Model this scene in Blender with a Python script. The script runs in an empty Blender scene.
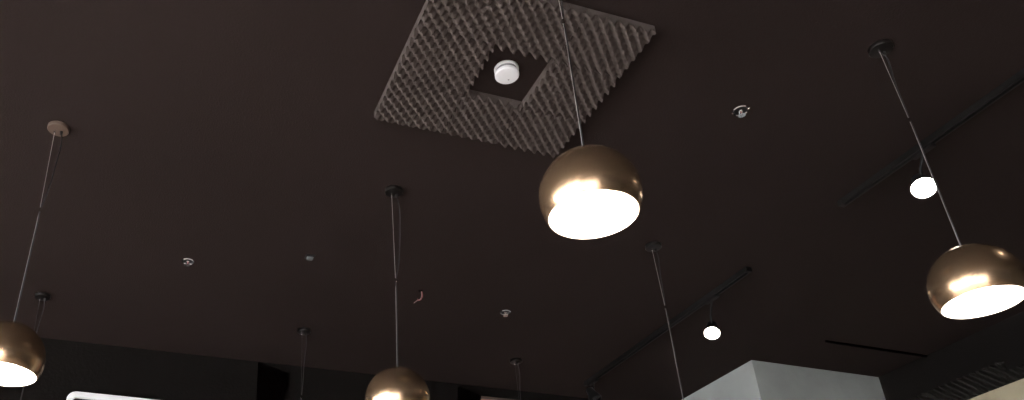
import bpy, bmesh, math, random
from mathutils import Vector, Matrix
random.seed(4)
S = bpy.context.scene
COL = S.collection
H = 2.3            # ceiling height above the lens, metres
ZC = 1.2           # lens height above the floor


def W(x, y, z):    # room units (multiples of H from the lens) -> metres
    return Vector((x * H, y * H, ZC + z * H))


# ---------------------------------------------------------------- camera
F, CX, CY = 820.77, 398.79, 281.74
RX, RY, RZ = -5.02397307e-01, -3.33186371e-01, -1.95232220e-02


def cam_axes():
    a, b, c = RX, RY, RZ
    mx = Matrix(((1, 0, 0), (0, math.cos(a), -math.sin(a)), (0, math.sin(a), math.cos(a))))
    my = Matrix(((math.cos(b), 0, math.sin(b)), (0, 1, 0), (-math.sin(b), 0, math.cos(b))))
    mz = Matrix(((math.cos(c), -math.sin(c), 0), (math.sin(c), math.cos(c), 0), (0, 0, 1)))
    return mz @ mx @ my


M3 = cam_axes()


def w3(r):         # (right, down, forward) -> blender world
    return Vector((r[0], r[2], -r[1]))


right, down, fwd = w3(M3[0]), w3(M3[1]), w3(M3[2])
cam_d = bpy.data.cameras.new('camera')
cam = bpy.data.objects.new('camera', cam_d)
COL.objects.link(cam)
rot = Matrix((right, -down, -fwd)).transposed()
cam.matrix_world = Matrix.Translation((0, 0, ZC)) @ rot.to_4x4()
cam_d.sensor_width = 36
cam_d.lens = F / 1024 * 36
cam_d.shift_x = (512 - CX) / 1024
cam_d.shift_y = (CY - 200) / 1024
cam_d.clip_start = 0.02
S.camera = cam

# ---------------------------------------------------------------- world, exposure
world = bpy.data.worlds.new('world')
S.world = world
world.use_nodes = True
bg = world.node_tree.nodes['Background']
bg.inputs[0].default_value = (0.93, 0.96, 1.0, 1)     # bright overcast daylight
bg.inputs[1].default_value = 44.0
S.view_settings.view_transform = 'Standard'
S.view_settings.look = 'None'
S.view_settings.exposure = 0
S.view_settings.gamma = 1
S.view_settings.use_curve_mapping = False
S.cycles.max_bounces = 8
S.cycles.diffuse_bounces = 5
S.cycles.sample_clamp_indirect = 6


# ---------------------------------------------------------------- materials
def mat(name, col, rough=.6, metal=0., spec=.5, var=0., vscale=6., bump=0., bscale=60., emit=0., ecol=None):
    m = bpy.data.materials.new(name)
    m.use_nodes = True
    nt = m.node_tree
    b = nt.nodes['Principled BSDF']
    b.inputs['Base Color'].default_value = (*col, 1)
    b.inputs['Roughness'].default_value = rough
    b.inputs['Metallic'].default_value = metal
    b.inputs['Specular IOR Level'].default_value = spec
    tc = nt.nodes.new('ShaderNodeTexCoord')
    if var:
        n = nt.nodes.new('ShaderNodeTexNoise')
        n.inputs['Scale'].default_value = vscale
        n.inputs['Detail'].default_value = 4
        nt.links.new(tc.outputs['Object'], n.inputs['Vector'])
        r = nt.nodes.new('ShaderNodeValToRGB')
        r.color_ramp.elements[0].position = .3
        r.color_ramp.elements[1].position = .7
        r.color_ramp.elements[0].color = (*[c * (1 - var) for c in col], 1)
        r.color_ramp.elements[1].color = (*[min(1, c * (1 + var)) for c in col], 1)
        nt.links.new(n.outputs['Fac'], r.inputs['Fac'])
        nt.links.new(r.outputs['Color'], b.inputs['Base Color'])
    if bump:
        n2 = nt.nodes.new('ShaderNodeTexNoise')
        n2.inputs['Scale'].default_value = bscale
        nt.links.new(tc.outputs['Object'], n2.inputs['Vector'])
        bp = nt.nodes.new('ShaderNodeBump')
        bp.inputs['Strength'].default_value = bump
        bp.inputs['Distance'].default_value = .01
        nt.links.new(n2.outputs['Fac'], bp.inputs['Height'])
        nt.links.new(bp.outputs['Normal'], b.inputs['Normal'])
    if emit:
        b.inputs['Emission Color'].default_value = (*(ecol or col), 1)
        b.inputs['Emission Strength'].default_value = emit
    return m


M_CEIL = mat('black_ceiling_paint', (.0195, .0130, .0117), .9, spec=.08, var=.05, vscale=.8, bump=.15, bscale=120)
M_WALL = mat('black_wall_paint', (.0068, .0056, .0050), .9, spec=.05, var=.1, vscale=1.5, bump=.15)
M_PALE = mat('pale_plaster', (.45, .43, .40), .8, var=.05)
M_FLOOR = mat('grey_floor', (.40, .35, .31), .5, var=.15, vscale=1.2)
M_PAVE = mat('light_pavement', (.26, .255, .25), .9, var=.1, vscale=.8)
M_CONC = mat('grey_concrete_panel', (.32, .335, .325), .8, spec=.2, var=.13, vscale=2.2, bump=.2, bscale=18)
M_FOAM = mat('charcoal_foam', (.073, .058, .053), 1., spec=.05, bump=.2, bscale=300)
M_FOAM2 = mat('black_foam', (.020, .018, .016), 1., spec=.05, bump=.2, bscale=300)
M_BRASS = mat('satin_brass', (.52, .335, .20), .27, metal=.94, var=.04, vscale=9)
M_CANOPY = mat('canopy_dark_tone', (.006, .0045, .004), .35, spec=.15)
M_TAN = mat('canopy_tan_tone', (.095, .062, .046), .45, metal=.2)  # paler tan tone, set on one canopy only
M_TRIM = mat('dark_brown_trim', (.06, .04, .03), .6)
M_INNER = mat('white_enamel', (.9, .87, .82), .5)
M_BULB = mat('frosted_bulb_glow', (1, .93, .82), .4, emit=45., ecol=(1, .90, .76))
M_WIRE = mat('steel_wire', (.36, .33, .31), .4, metal=.5)
M_CORD = mat('black_cord', (.012, .010, .010), .6)
M_STEEL = mat('bright_steel', (.75, .73, .72), .2, metal=1.)
M_CHROME = mat('chrome', (.85, .84, .84), .12, metal=1.)
M_BLACK = mat('black_metal', (.006, .005, .005), .5, spec=.2)
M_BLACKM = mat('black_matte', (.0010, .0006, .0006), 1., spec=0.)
M_WHITE = mat('white_plastic', (.82, .81, .83), .45)
M_GREYP = mat('grey_plastic', (.30, .29, .30), .5)
M_SENSOR = mat('grey_lens_plastic', (.13, .14, .14), .35)
M_SPOT = mat('spot_lens_glow', (1, .95, .88), .4, emit=30., ecol=(1, .93, .82))
M_FRAME = mat('white_frame_emissive', (.85, .85, .86), .4, emit=.25, ecol=(1, .98, .98))  # plain white plus a small emission term
M_SCREEN = mat('dark_screen', (.012, .010, .010), .15)
M_OAK = mat('pale_oak_board', (.33, .285, .19), .6, var=.18, vscale=4)
M_BROWN = mat('brown_wood_board', (.34, .22, .17), .5, var=.15, vscale=5)
M_RED = mat('red_wire', (.40, .13, .12), .5)
M_PINK = mat('pale_wire', (.50, .34, .32), .5)
M_FRM = mat('dark_window_metal', (.03, .03, .03), .4)


def glass_mat():
    m = bpy.data.materials.new('window_glass')
    m.use_nodes = True
    nt = m.node_tree
    nt.nodes.clear()
    o = nt.nodes.new('ShaderNodeOutputMaterial')
    mx = nt.nodes.new('ShaderNodeMixShader')
    t = nt.nodes.new('ShaderNodeBsdfTransparent')
    g = nt.nodes.new('ShaderNodeBsdfGlossy')
    g.inputs['Roughness'].default_value = .02
    mx.inputs[0].default_value = .07
    nt.links.new(t.outputs[0], mx.inputs[1])
    nt.links.new(g.outputs[0], mx.inputs[2])
    nt.links.new(mx.outputs[0], o.inputs[0])
    return m


M_GLASS = glass_mat()


# ---------------------------------------------------------------- helpers
def obj(name, bm, m, parent=None, smooth=True, loc=None):
    me = bpy.data.meshes.new(name)
    bmesh.ops.recalc_face_normals(bm, faces=bm.faces[:])
    bm.to_mesh(me)
    bm.free()
    me.materials.append(m)
    if smooth:
        for p in me.polygons:
            p.use_smooth = True
        try:
            me.set_sharp_from_angle(angle=math.radians(38))
        except Exception:
            pass
    o = bpy.data.objects.new(name, me)
    COL.objects.link(o)
    if parent:
        o.parent = parent
    if loc is not None:
        o.location = loc
    return o


def thing(name, label, cat, loc, group=None):
    o = bpy.data.objects.new(name, None)
    o.empty_display_size = .05
    COL.objects.link(o)
    o.location = loc
    tag(o, label, cat, group)
    return o


def tag(o, label, cat, group=None):
    o['label'] = label
    o['category'] = cat
    if group:
        o['group'] = group
    return o


def struct(name, bm, m, smooth=False):
    o = obj(name, bm, m, smooth=smooth)
    o['kind'] = 'structure'
    return o


def box(bm, a, b, bevel=0.):
    a, b = Vector(a), Vector(b)
    r = bmesh.ops.create_cube(bm, size=1)
    vs = r['verts']
    c, d = (a + b) / 2, b - a
    for v in vs:
        v.co = Vector((v.co.x * d.x, v.co.y * d.y, v.co.z * d.z)) + c
    if bevel:
        es = list({e for v in vs for e in v.link_edges})
        bmesh.ops.bevel(bm, geom=es, offset=bevel, segments=2, affect='EDGES')
    return vs


def lathe(bm, prof, n=48, mtx=None, close=False):
    """prof: list of (r, z); r == 0 ends become poles."""
    rings = []
    for r, z in prof:
        if r < 1e-7:
            rings.append([bm.verts.new((0, 0, z))])
        else:
            rings.append([bm.verts.new((r * math.cos(2 * math.pi * i / n), r * math.sin(2 * math.pi * i / n), z)) for i in range(n)])
    pairs = list(zip(rings[:-1], rings[1:]))
    if close:
        pairs.append((rings[-1], rings[0]))
    for a, b in pairs:
        if len(a) == 1 and len(b) == 1:
            continue
        for i in range(n):
            j = (i + 1) % n
            if len(a) == 1:
                bm.faces.new((a[0], b[i], b[j]))
            elif len(b) == 1:
                bm.faces.new((a[i], a[j], b[0]))
            else:
                bm.faces.new((a[i], a[j], b[j], b[i]))
    if mtx is not None:
        for ring in rings:
            for v in ring:
                v.co = mtx @ v.co


def tube(bm, pts, r, n=8):
    pts = [Vector(p) for p in pts]
    rings = []
    for i, p in enumerate(pts):
        d = (pts[min(i + 1, len(pts) - 1)] - pts[max(i - 1, 0)]).normalized()
        up = Vector((0, 0, 1)) if abs(d.z) < .9 else Vector((1, 0, 0))
        a = d.cross(up).normalized()
        b = d.cross(a)
        rings.append([bm.verts.new(p + (a * math.cos(2 * math.pi * k / n) + b * math.sin(2 * math.pi * k / n)) * r) for k in range(n)])
    for a, b in zip(rings[:-1], rings[1:]):
        for k in range(n):
            l = (k + 1) % n
            bm.faces.new((a[k], a[l], b[l], b[k]))
    bm.faces.new(rings[0])
    bm.faces.new(rings[-1][::-1])


def smooth_path(pts, k=8):
    """Catmull-Rom through pts"""
    pts = [Vector(p) for p in pts]
    P = [pts[0] * 2 - pts[1]] + pts + [pts[-1] * 2 - pts[-2]]
    out = []
    for i in range(1, len(P) - 2):
        for j in range(k):
            t = j / k
            a, b, c, d = P[i - 1], P[i], P[i + 1], P[i + 2]
            out.append(.5 * ((2 * b) + (c - a) * t + (2 * a - 5 * b + 4 * c - d) * t * t + (3 * b - a - 3 * c + d) * t ** 3))
    out.append(pts[-1])
    return out


# ---------------------------------------------------------------- room shell
XL, XR, YB, YF = -2.2 * H, 2.318 * H, -1.6 * H, 2.325 * H
ZT = ZC + H
T = .15
bm = bmesh.new(); box(bm, (XL - T, YB - T, ZT), (XR + T, YF + T, ZT + T)); struct('ceiling', bm, M_CEIL)
bm = bmesh.new(); box(bm, (XL - T, YB - T, -T), (XR + T, YF + T, 0)); struct('floor', bm, M_FLOOR)
bm = bmesh.new(); box(bm, (XR, YB - T, 0), (XR + T, YF + T, ZT)); struct('wall_right', bm, M_WALL)
bm = bmesh.new(); box(bm, (XL - T, YF, 0), (XR, YF + T, ZT)); struct('wall_back', bm, M_WALL)

# window openings: left wall (daylight side) and front wall behind the lens
WY0, WY1, WZ0, WZ1 = -1.5 * H, 2.2 * H, .06, ZC + .62 * H
FZ1 = ZC + .45 * H   # the front window is lower
bm = bmesh.new()
box(bm, (XL - T, YB - T, 0), (XL, WY0, ZT))
box(bm, (XL - T, WY1, 0), (XL, YF, ZT))
box(bm, (XL - T, WY0, 0), (XL, WY1, WZ0))
box(bm, (XL - T, WY0, WZ1), (XL, WY1, ZT))
struct('wall_left', bm, M_WALL)
FX0, FX1 = -2.1 * H, -.15 * H
bm = bmesh.new()
box(bm, (XL, YB - T, 0), (FX0, YB, ZT))
box(bm, (FX1, YB - T, 0), (XR, YB, ZT))
box(bm, (FX0, YB - T, 0), (FX1, YB, WZ0))
box(bm, (FX0, YB - T, FZ1), (FX1, YB, ZT))
struct('wall_front', bm, M_WALL)


def window(name, along, a0, a1, plane, inward, WZ1):
    """frame with mullions and a pane; along = 'y' (left wall) or 'x' (front wall)"""
    fb = bmesh.new()

    def b(u0, u1, z0, z1, d0=.03, d1=.10):
        p0, p1 = plane - d1 * inward, plane - d0 * inward
        if along == 'y':
            box(fb, (min(p0, p1), u0, z0), (max(p0, p1), u1, z1))
        else:
            box(fb, (u0, min(p0, p1), z0), (u1, max(p0, p1), z1))
    w = .05
    b(a0, a1, WZ0, WZ0 + w); b(a0, a1, WZ1 - w, WZ1)
    n = max(2, round((a1 - a0) / 1.6))
    for i in range(n + 1):
        c = a0 + (a1 - a0) * i / n
        c = min(max(c, a0 + w / 2), a1 - w / 2)
        b(c - w / 2, c + w / 2, WZ0 + w, WZ1 - w)
    o = struct(name, fb, M_FRM)
    pb = bmesh.new()
    p = plane - .065 * inward
    if along == 'y':
        box(pb, (p - .003, a0 + .02, WZ0 + .02), (p + .003, a1 - .02, WZ1 - .02))
    else:
        box(pb, (a0 + .02, p - .003, WZ0 + .02), (a1 - .02, p + .003, WZ1 - .02))
    obj('window_pane', pb, M_GLASS, o, smooth=False)
    # daylight portal at the opening (guides sampling of the sky, adds no light)
    ld = bpy.data.lights.new(name + '_portal', 'AREA')
    ld.shape = 'RECTANGLE'
    ld.size = a1 - a0
    ld.size_y = WZ1 - WZ0
    ld.cycles.is_portal = True
    lo = bpy.data.objects.new(name + '_portal', ld)
    COL.objects.link(lo)
    mid = (a0 + a1) / 2
    zc = (WZ0 + WZ1) / 2
    po = plane - .13 * inward
    lo.location = (po, mid, zc) if along == 'y' else (mid, po, zc)
    ax = (Vector((0, -inward, 0)), Vector((0, 0, 1)), Vector((-inward, 0, 0))) if along == 'y' else (Vector((inward, 0, 0)), Vector((0, 0, 1)), Vector((0, -inward, 0)))
    lo.rotation_euler = Matrix(ax).transposed().to_euler()


window('window_1', 'y', WY0, WY1, XL, 1, WZ1)
window('window_2', 'x', FX0, FX1, YB, 1, FZ1)

# street outside the windows
bm = bmesh.new(); box(bm, (-60, -60, -.35), (40, 40, -.2)); struct('ground', bm, M_PAVE)

# grey block in the far right corner, floor to ceiling
bm = bmesh.new(); box(bm, W(1.811, 1.883, -ZC / H), (XR, YF, ZT)); struct('wall_block', bm, M_CONC)

# ---------------------------------------------------------------- acoustic foam
PER = .0206 * H


def eggcrate(bm, u0, u1, v0, v1, base, amp, f, pu=0., pv=0., wd=.6):
    """egg-crate foam tile; f(u, v, w) -> world, w = height off the surface"""
    nu = max(4, round((u1 - u0) / PER * 8)); nv = max(4, round((v1 - v0) / PER * 8))
    g = []
    for j in range(nv + 1):
        row = []
        for i in range(nu + 1):
            u = u0 + (u1 - u0) * i / nu; v = v0 + (v1 - v0) * j / nv
            X, Y = 2 * math.pi * (u + pu) / PER, 2 * math.pi * (v + pv) / PER
            c = wd * math.cos(X - Y) + (1 - wd) * math.cos(X + Y)
            s = (c * .5 + .5) ** 1.15
            row.append(bm.verts.new(f(u, v, base + amp * s)))
        g.append(row)
    for j in range(nv):
        for i in range(nu):
            bm.faces.new((g[j][i], g[j][i + 1], g[j + 1][i + 1], g[j + 1][i]))
    loop = [(0, i) for i in range(nu)] + [(j, nu) for j in range(nv)] + [(nv, i) for i in range(nu, 0, -1)] + [(j, 0) for j in range(nv, 0, -1)]
    low = []
    for (j, i) in loop:
        u = u0 + (u1 - u0) * i / nu; v = v0 + (v1 - v0) * j / nv
        low.append(bm.verts.new(f(u, v, 0)))
    for k, (j, i) in enumerate(loop):
        k2 = (k + 1) % len(loop); (j2, i2) = loop[k2]
        bm.faces.new((g[j][i], low[k], low[k2], g[j2][i2]))
    bm.faces.new(low)


xs = [.345 * H, .482 * H, .592 * H, .719 * H]
ys = [.780 * H, .889 * H, 1.010 * H, 1.120 * H]
foam = thing('acoustic_foam', 'square charcoal egg-crate acoustic foam panel on black ceiling around white detector', 'foam panel', (0, 0, ZT - .001))
fc = lambda u, v, w: Vector((u, v, -w))
for j in range(3):
    for i in range(3):
        if i == 1 and j == 1:
            continue
        bm = bmesh.new()
        g = .0015
        eggcrate(bm, xs[i] + g, xs[i + 1] - g, ys[j] + g, ys[j + 1] - g, .018, .035, fc,
                 pu=random.uniform(-.004, .004), pv=random.uniform(-.004, .004))
        obj('foam_tile', bm, M_FOAM, foam)

strip = thing('acoustic_foam_strip', 'dark ribbed foam strip on right wall above the pale wooden board', 'foam strip', (XR, 1.65 * H, ZC + .85 * H))
fw = lambda u, v, w: Vector((-w, u - 1.65 * H, v - (ZC + .85 * H)))
bm = bmesh.new(); eggcrate(bm, 1.480 * H, 1.86 * H, ZC + .824 * H, ZC + .889 * H, .015, .035, fw, wd=.9); obj('foam_tile', bm, M_FOAM2, strip)
bm = bmesh.new(); eggcrate(bm, 1.15 * H, 1.478 * H, ZC + .824 * H, ZC + .858 * H, .015, .035, fw, wd=.9); obj('foam_tile', bm, M_FOAM2, strip)
bm = bmesh.new(); box(bm, (XR - .037, 1.10 * H, ZC + .30 * H), (XR - .002, 1.86 * H, ZC + .8215 * H), .004)
tag(obj('wooden_board', bm, M_OAK), 'pale beige wooden board on right wall under the foam strip', 'board')

# ---------------------------------------------------------------- smoke detector
DS = .89
det = thing('smoke_detector', 'round white smoke detector in the square hole of the foam panel', 'smoke detector', W(.530, .943, 1))
bm = bmesh.new(); lathe(bm, [(0, 0), (.053, 0), (.055, -.003), (.055, -.010), (.052, -.013), (.0, -.013)]); obj('base', bm, M_WHITE, det)
bm = bmesh.new(); lathe(bm, [(0, -.0125), (.047, -.0125), (.047, -.030), (0, -.030)]); obj('vent_ring', bm, M_GREYP, det)
bm = bmesh.new()
lathe(bm, [(0, -.029), (.052, -.029), (.054, -.031), (.054, -.042), (.050, -.047), (.030, -.049), (.012, -.0495), (0, -.0495)]); obj('cover', bm, M_WHITE, det)
bm = bmesh.new(); lathe(bm, [(0, -.049), (.004, -.0495), (.003, -.051), (0, -.051)], 16); obj('indicator_light', bm, M_GREYP, det, loc=(.012, .014, 0))
for c_ in det.children_recursive:
    c_.data.transform(Matrix.Scale(DS, 4))

# ---------------------------------------------------------------- pendant lamps
R = .0595 * H
OPEN = -.47        # opening plane, in radii below the centre


def make_pendant(x, y, ztop, zclip, label, bow=(.03, 0), canopy_mat=None, wire_mat=None):
    t = thing('pendant_lamp', label, 'pendant lamp', W(x, y, 1), 'pendant lamps')
    drop = (1 - ztop) * H          # ceiling to the top of the shade
    clip = (1 - zclip) * H
    cz = -drop - R
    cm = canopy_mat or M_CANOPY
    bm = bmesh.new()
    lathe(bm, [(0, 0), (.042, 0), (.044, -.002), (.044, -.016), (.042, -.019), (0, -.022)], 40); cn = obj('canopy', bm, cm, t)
    bm = bmesh.new(); lathe(bm, [(0, -.0215), (.005, -.0215), (.005, -.031), (.003, -.036), (0, -.036)], 12); obj('screw', bm, M_STEEL, cn, loc=(-.012, 0, 0))
    bm = bmesh.new(); lathe(bm, [(0, -.0215), (.007, -.0215), (.006, -.036), (0, -.036)], 12); obj('cord_grip', bm, M_CORD, cn, loc=(.014, .002, 0))
    bm = bmesh.new(); tube(bm, [(-.012, 0, -.03), (0, 0, -clip), (0, 0, -drop - .002)], .0011); obj('suspension_wire', bm, wire_mat or M_WIRE, t)
    bm = bmesh.new()
    bx_, by_ = bow
    p = smooth_path([(.014, .002, -.03), (.014 + bx_ * .5, by_ * .5, -clip * .22), (bx_ * 1.0, by_ * 1.0, -clip * .5), (bx_ * .7, by_ * .7, -clip * .8), (.002, 0, -clip), (.0035, 0, -clip - .06), (.0030, 0, -(clip + drop) / 2), (.0028, 0, -drop - .002)])
    tube(bm, p, .0027); obj('power_cord', bm, M_CORD, t)
    bm = bmesh.new(); lathe(bm, [(0, .009), (.004, .009), (.0048, .006), (.0048, -.006), (.004, -.009), (0, -.009)], 12); obj('cord_clip', bm, M_STEEL, t, loc=(.001, 0, -clip))
    # shade: a sphere cut open below, with wall thickness
    a0 = math.asin(-OPEN)
    n = 40
    outer = [(R * math.cos(a), R * math.sin(a)) for a in [math.pi / 2 - (math.pi / 2 + a0) * k / n for k in range(n + 1)]]
    outer[0] = (.0, R)
    ri = R - .0022
    a1 = math.asin(min(1, -OPEN * R / ri))
    inner = [(ri * math.cos(a), ri * math.sin(a)) for a in [-a1 + (math.pi / 2 + a1) * k / n for k in range(n + 1)]]
    bm = bmesh.new(); lathe(bm, outer + [(inner[0][0], inner[0][1])], 96); sh = obj('lamp_shade', bm, M_BRASS, t, loc=(0, 0, cz))
    inner[-1] = (0, ri)
    bm = bmesh.new(); lathe(bm, inner, 96); il = obj('inner_lining', bm, M_INNER, sh)
    bm = bmesh.new(); lathe(bm, [(0, .006), (.007, .006), (.009, .001), (.011, -.004), (0, -.004)], 16); obj('cap_nut', bm, M_BLACK, sh, loc=(0, 0, R))
    bm = bmesh.new(); lathe(bm, [(0, R - .004), (.018, R - .004), (.018, R * .62), (0, R * .62)], 20); obj('socket', bm, M_INNER, sh)
    bm = bmesh.new()
    rb = .048
    zb = -.05 * R
    pr = [(0, zb - rb)] + [(rb * math.sin(a), zb - rb * math.cos(a)) for a in [math.pi * k / 16 for k in range(1, 14)]] + [(.015, zb + rb * 1.05), (.015, R * .63), (0, R * .63)]
    lathe(bm, pr, 32); obj('bulb', bm, M_BULB, sh)
    return t


make_pendant(.476, .681, .609, .832, 'brass globe pendant lamp hanging in front of the foam panel', (.012, .004))
make_pendant(1.111, .706, .602, .842, 'brass globe pendant lamp nearest the right edge, below a lit track spotlight', (.004, .0))
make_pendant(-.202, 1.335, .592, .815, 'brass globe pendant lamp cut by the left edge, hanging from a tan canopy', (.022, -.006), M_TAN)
make_pendant(.458, 1.343, .594, .783, 'brass globe pendant lamp at bottom centre, half cut off by the photo bottom', (.030, .012))
make_pendant(1.114, 1.376, .603, .835, 'pendant with only canopy and wire in frame, left of the lit track spotlight', (.010, .0))
make_pendant(.429, 2.065, .60, .80, 'far pendant above the dark back wall shapes, small dark canopy at left of centre', (.010, .0), None, M_CORD)
make_pendant(1.100, 2.090, .60, .80, 'far pendant with dark canopy above the brown board, bottom centre', (.010, .0), None, M_CORD)
make_pendant(-.257, 2.051, .60, .80, 'far pendant with faint dark canopy just above the left brass globe', (.010, .0), None, M_CORD)


# ---------------------------------------------------------------- track lighting
XT = 1.403


def track(y0, y1, label):
    t = thing('lighting_track', label, 'lighting track', W(XT, (y0 + y1) / 2, 1), 'lighting tracks')
    L = (y1 - y0) * H / 2
    w, hgt = .018, .030
    bm = bmesh.new()
    # channel section: two cheeks and a web
    box(bm, (-w, -L, -.012), (w, L, 0))
    box(bm, (-w, -L, -hgt), (-w + .010, L, -.012))
    box(bm, (w - .010, -L, -hgt), (w, L, -.012))
    obj('rail', bm, M_BLACK, t, smooth=False)
    for s in (-1, 1):
        bm = bmesh.new(); box(bm, (-w - .001, s * L - .012, -hgt - .001), (w + .001, s * L + .012, 0), .002)
        obj('end_cap', bm, M_GREYP if False else M_BLACK, t)
    bm = bmesh.new(); box(bm, (-.004, -L + .01, -.018), (.004, L - .01, -.012)); obj('conductor_strip', bm, M_GREYP, t, smooth=False)
    return t


track(1.400, 2.190, 'black lighting track holding the small lit spotlight at lower right')
track(.15, 1.094, 'black lighting track crossing the upper right of the ceiling')


def spot(y, zl, yl, label, lit=True, aim=(-.45, -.35, -.82), rr=.046):
    """track head: adapter on the track at y, lens centre at (yl, zl)"""
    base = W(XT, y, 1) - Vector((0, 0, .030))
    t = thing('track_spotlight', label, 'spotlight', base, 'track spotlights')
    bm = bmesh.new(); box(bm, (-.016, -.055, -.018), (.016, .055, .000), .003); obj('adapter', bm, M_BLACK, t)
    lens = W(XT, yl, zl) - base
    d = Vector(aim).normalized()
    L = .10
    back = lens - d * L
    bm = bmesh.new(); tube(bm, [(0, 0, -.016), (0, (lens.y - d.y * L * .5) * .5, (lens.z - d.z * L * .5) * .5 - .01), lens - d * L * .5 + Vector((0, 0, 0))], .007, 10); obj('arm', bm, M_BLACK, t)
    mt = Matrix.Translation(lens) @ d.to_track_quat('-Z', 'Y').to_matrix().to_4x4()
    bm = bmesh.new()
    lathe(bm, [(0, L), (rr * .55, L), (rr * .62, L - .006), (rr * .72, L * .55), (rr, .02), (rr + .002, -.004), (rr - .001, -.004), (rr - .002, .004), (0, .004)], 40, mt)
    hd = obj('head', bm, M_BLACK, t)
    bm = bmesh.new()
    lathe(bm, [(0, .0035), (rr - .003, .0035), (rr - .003, .0), (rr * .5, -.005), (0, -.007)], 40, mt)
    obj('lens', bm, M_SPOT if lit else M_SCREEN, hd)
    bm = bmesh.new(); lathe(bm, [(rr, -.005), (rr + .003, -.005), (rr + .003, .005), (rr, .005)], 40, mt, close=True)
    obj('rim', bm, M_BLACK, hd)
    return t


spot(1.545, .897, 1.571, 'small lit spotlight hanging under the short track near the grey block')
spot(.890, .913, .915, 'bright lit spotlight under the upper right track, beside the pendant wire', rr=.052)
spot(.420, .913, .455, 'lit spotlight at the far right of the upper right track, beyond the second globe', rr=.052)
spot(2.150, .925, 2.150, 'unlit dark spotlight at the lower left end of the short track', lit=False, aim=(.2, -.35, -.9))

bm = bmesh.new(); box(bm, W(1.925, 1.694, 1) - Vector((0, 0, .014)), W(2.318, 1.7005, 1), .002)
tag(obj('ceiling_rail', bm, M_BLACKM), 'thin black rail on ceiling between grey block and right wall', 'rail')


# ---------------------------------------------------------------- sprinklers
def sprinkler(x, y, label, rz):
    t = thing('fire_sprinkler', label, 'sprinkler', W(x, y, 1), 'fire sprinklers')
    t.rotation_euler.z = rz
    bm = bmesh.new()
    lathe(bm, [(.026, 0), (.034, 0), (.036, -.003), (.035, -.010), (.031, -.013), (.027, -.010)], 36, close=True)
    obj('escutcheon', bm, M_CHROME, t)
    bm = bmesh.new(); lathe(bm, [(.0105, -.002), (.026, -.002), (.026, -.0045), (.0105, -.0045)], 30, close=True)
    obj('cup', bm, M_BLACK, t)
    bm = bmesh.new(); lathe(bm, [(0, 0), (.010, 0), (.010, -.012), (.007, -.015), (0, -.015)], 20); obj('body', bm, M_STEEL, t)
    for s in (-1, 1):
        bm = bmesh.new(); tube(bm, smooth_path([(s * .008, 0, -.012), (s * .014, 0, -.019), (s * .012, 0, -.027), (s * .003, 0, -.033)]), .0022, 8)
        obj('frame_arm', bm, M_CHROME, t)
    bm = bmesh.new(); lathe(bm, [(0, -.014), (.0025, -.016), (.003, -.023), (.0025, -.029), (0, -.030)], 12); obj('glass_bulb', bm, M_RED, t)
    bm = bmesh.new()
    n = 12
    lathe(bm, [(0, -.031), (.005, -.031), (.005, -.034), (0, -.034)], 16)
    for k in range(n):
        a = 2 * math.pi * k / n
        vs = box(bm, (.003, -.0024, -.0345), (.016, .0024, -.033))
        for v in vs:
            v.co = Matrix.Rotation(a, 3, 'Z') @ v.co
    obj('deflector', bm, M_CHROME, t, smooth=False)
    return t


sprinkler(.078, 1.763, 'small chrome fire sprinkler left of the square grey sensor', .4)
sprinkler(.925, 1.793, 'small chrome fire sprinkler low in the middle, above the far dark canopy', 1.1)
sprinkler(.989, .909, 'small chrome fire sprinkler right of the foam panel', .2)

sn = thing('ceiling_sensor', 'tiny square grey sensor on the black ceiling between two sprinklers', 'sensor', W(.352, 1.662, 1))
bm = bmesh.new(); box(bm, (-.026, -.026, -.008), (.026, .026, 0), .002); obj('plate', bm, M_BLACK, sn)
bm = bmesh.new(); box(bm, (-.018, -.018, -.018), (.018, .018, -.006), .004); obj('cover', bm, M_SENSOR, sn)

# loose wire ends poking out of the ceiling
lw = thing('loose_wires', 'loose reddish wire ends dangling from a hole in black ceiling', 'wires', W(.665, 1.750, 1))
bm = bmesh.new(); lathe(bm, [(0, 0), (.014, 0), (.012, -.003), (.0, -.003)], 24); obj('hole_cover', bm, M_BLACKM, lw)
bm = bmesh.new(); tube(bm, smooth_path([(.004, 0, -.002), (.006, .004, -.030), (.000, .010, -.050), (-.018, .014, -.060), (-.038, .02, -.078)]), .0014); obj('wire', bm, M_PINK, lw)
bm = bmesh.new(); tube(bm, smooth_path([(.008, .002, -.002), (.012, .002, -.030), (.004, .006, -.052), (-.012, .006, -.064), (-.020, .004, -.054)]), .0014); obj('wire', bm, M_RED, lw)


# ---------------------------------------------------------------- back wall fittings and dark shapes
def rounded_rect(w, h, r, k=8):
    pts = []
    for cx_, cz_, a0 in ((w / 2 - r, h / 2 - r, 0), (-w / 2 + r, h / 2 - r, 90), (-w / 2 + r, -h / 2 + r, 180), (w / 2 - r, -h / 2 + r, 270)):
        for i in range(k + 1):
            a = math.radians(a0 + 90 * i / k)
            pts.append((cx_ + r * math.cos(a), cz_ + r * math.sin(a)))
    return pts


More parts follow.
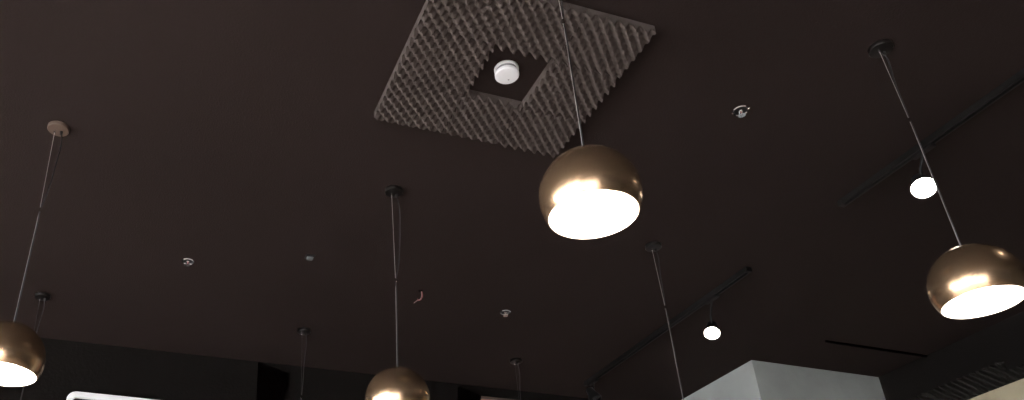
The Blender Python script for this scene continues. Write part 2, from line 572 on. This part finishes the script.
sw, sh_ = 1.25, .72
fx, fz = -.1735 * H, ZC + .8365 * H
fr = thing('menu_screen', 'dark wall screen with white rounded frame on back wall', 'screen', (fx + sw / 2, YF, fz - sh_ / 2))
o_, i_ = rounded_rect(sw, sh_, .055), rounded_rect(sw - .078, sh_ - .078, .018)
bm = bmesh.new()
dF, dB = -.055, 0.
rings = [[bm.verts.new((x, y_, z)) for x, z in pts] for pts, y_ in ((o_, dB), (o_, dF + .006), ([(x * .994, z * .99) for x, z in o_], dF), ([(x * 1.004, z * 1.006) for x, z in i_], dF), (i_, dF + .006), (i_, dB))]
for a, b in zip(rings[:-1], rings[1:]):
    for k in range(len(a)):
        l = (k + 1) % len(a)
        bm.faces.new((a[k], a[l], b[l], b[k]))
for k in range(len(rings[0])):
    l = (k + 1) % len(rings[0])
    bm.faces.new((rings[-1][k], rings[-1][l], rings[0][l], rings[0][k]))
fr.rotation_euler.z = math.radians(1.5)
fr.location.y -= .025
obj('frame', bm, M_FRAME, fr)
bm = bmesh.new(); box(bm, (-sw / 2 + .03, -.030, -sh_ / 2 + .03), (sw / 2 - .03, -.004, sh_ / 2 - .03)); obj('display', bm, M_SCREEN, fr, smooth=False)


def on_back(px, py, yd):
    """direction through a photo point, met with the plane y = yd (used once, to size the dark wall shapes)"""
    d = right * ((px - CX) / F) + down * ((py - CY) / F) + fwd
    d = d * (yd / d.y)
    return Vector((d.x, yd, ZC + d.z))


def dark_wall_shape(pts, label):  # thin matte black shape on the back wall, cut to a given outline
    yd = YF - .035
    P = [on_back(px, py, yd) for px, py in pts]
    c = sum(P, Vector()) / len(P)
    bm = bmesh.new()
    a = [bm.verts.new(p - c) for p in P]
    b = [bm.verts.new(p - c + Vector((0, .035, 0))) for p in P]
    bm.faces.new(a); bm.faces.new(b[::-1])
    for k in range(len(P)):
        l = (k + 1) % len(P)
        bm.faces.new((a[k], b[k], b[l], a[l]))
    o = obj('dark_wall_shape', bm, M_BLACKM, smooth=False, loc=c)
    return tag(o, label, 'wall panel', 'black slant-topped wall shapes')


dark_wall_shape([(259, 361.5), (288, 373), (288, 386), (284, 396), (283, 420), (256.5, 420)], 'black slant-topped shape high on back wall, left of the centre brass globe')
dark_wall_shape([(459.5, 386), (481, 396), (480, 425), (459, 425)], 'black slant-topped shape on back wall touching the brown board')

bb = thing('wooden_sign_board', 'pinkish brown wooden board on back wall at the photo bottom', 'board', (1.30 * H, YF, ZC + .70 * H))
bm = bmesh.new(); box(bm, (-.225 * H, -.03, -.3 * H), (.20 * H, 0, .2535 * H), .004); obj('board', bm, M_BROWN, bb)
bm = bmesh.new(); box(bm, (-.225 * H, -.032, .2545 * H), (.20 * H, 0, .262 * H), .002); obj('top_trim', bm, M_TRIM, bb)
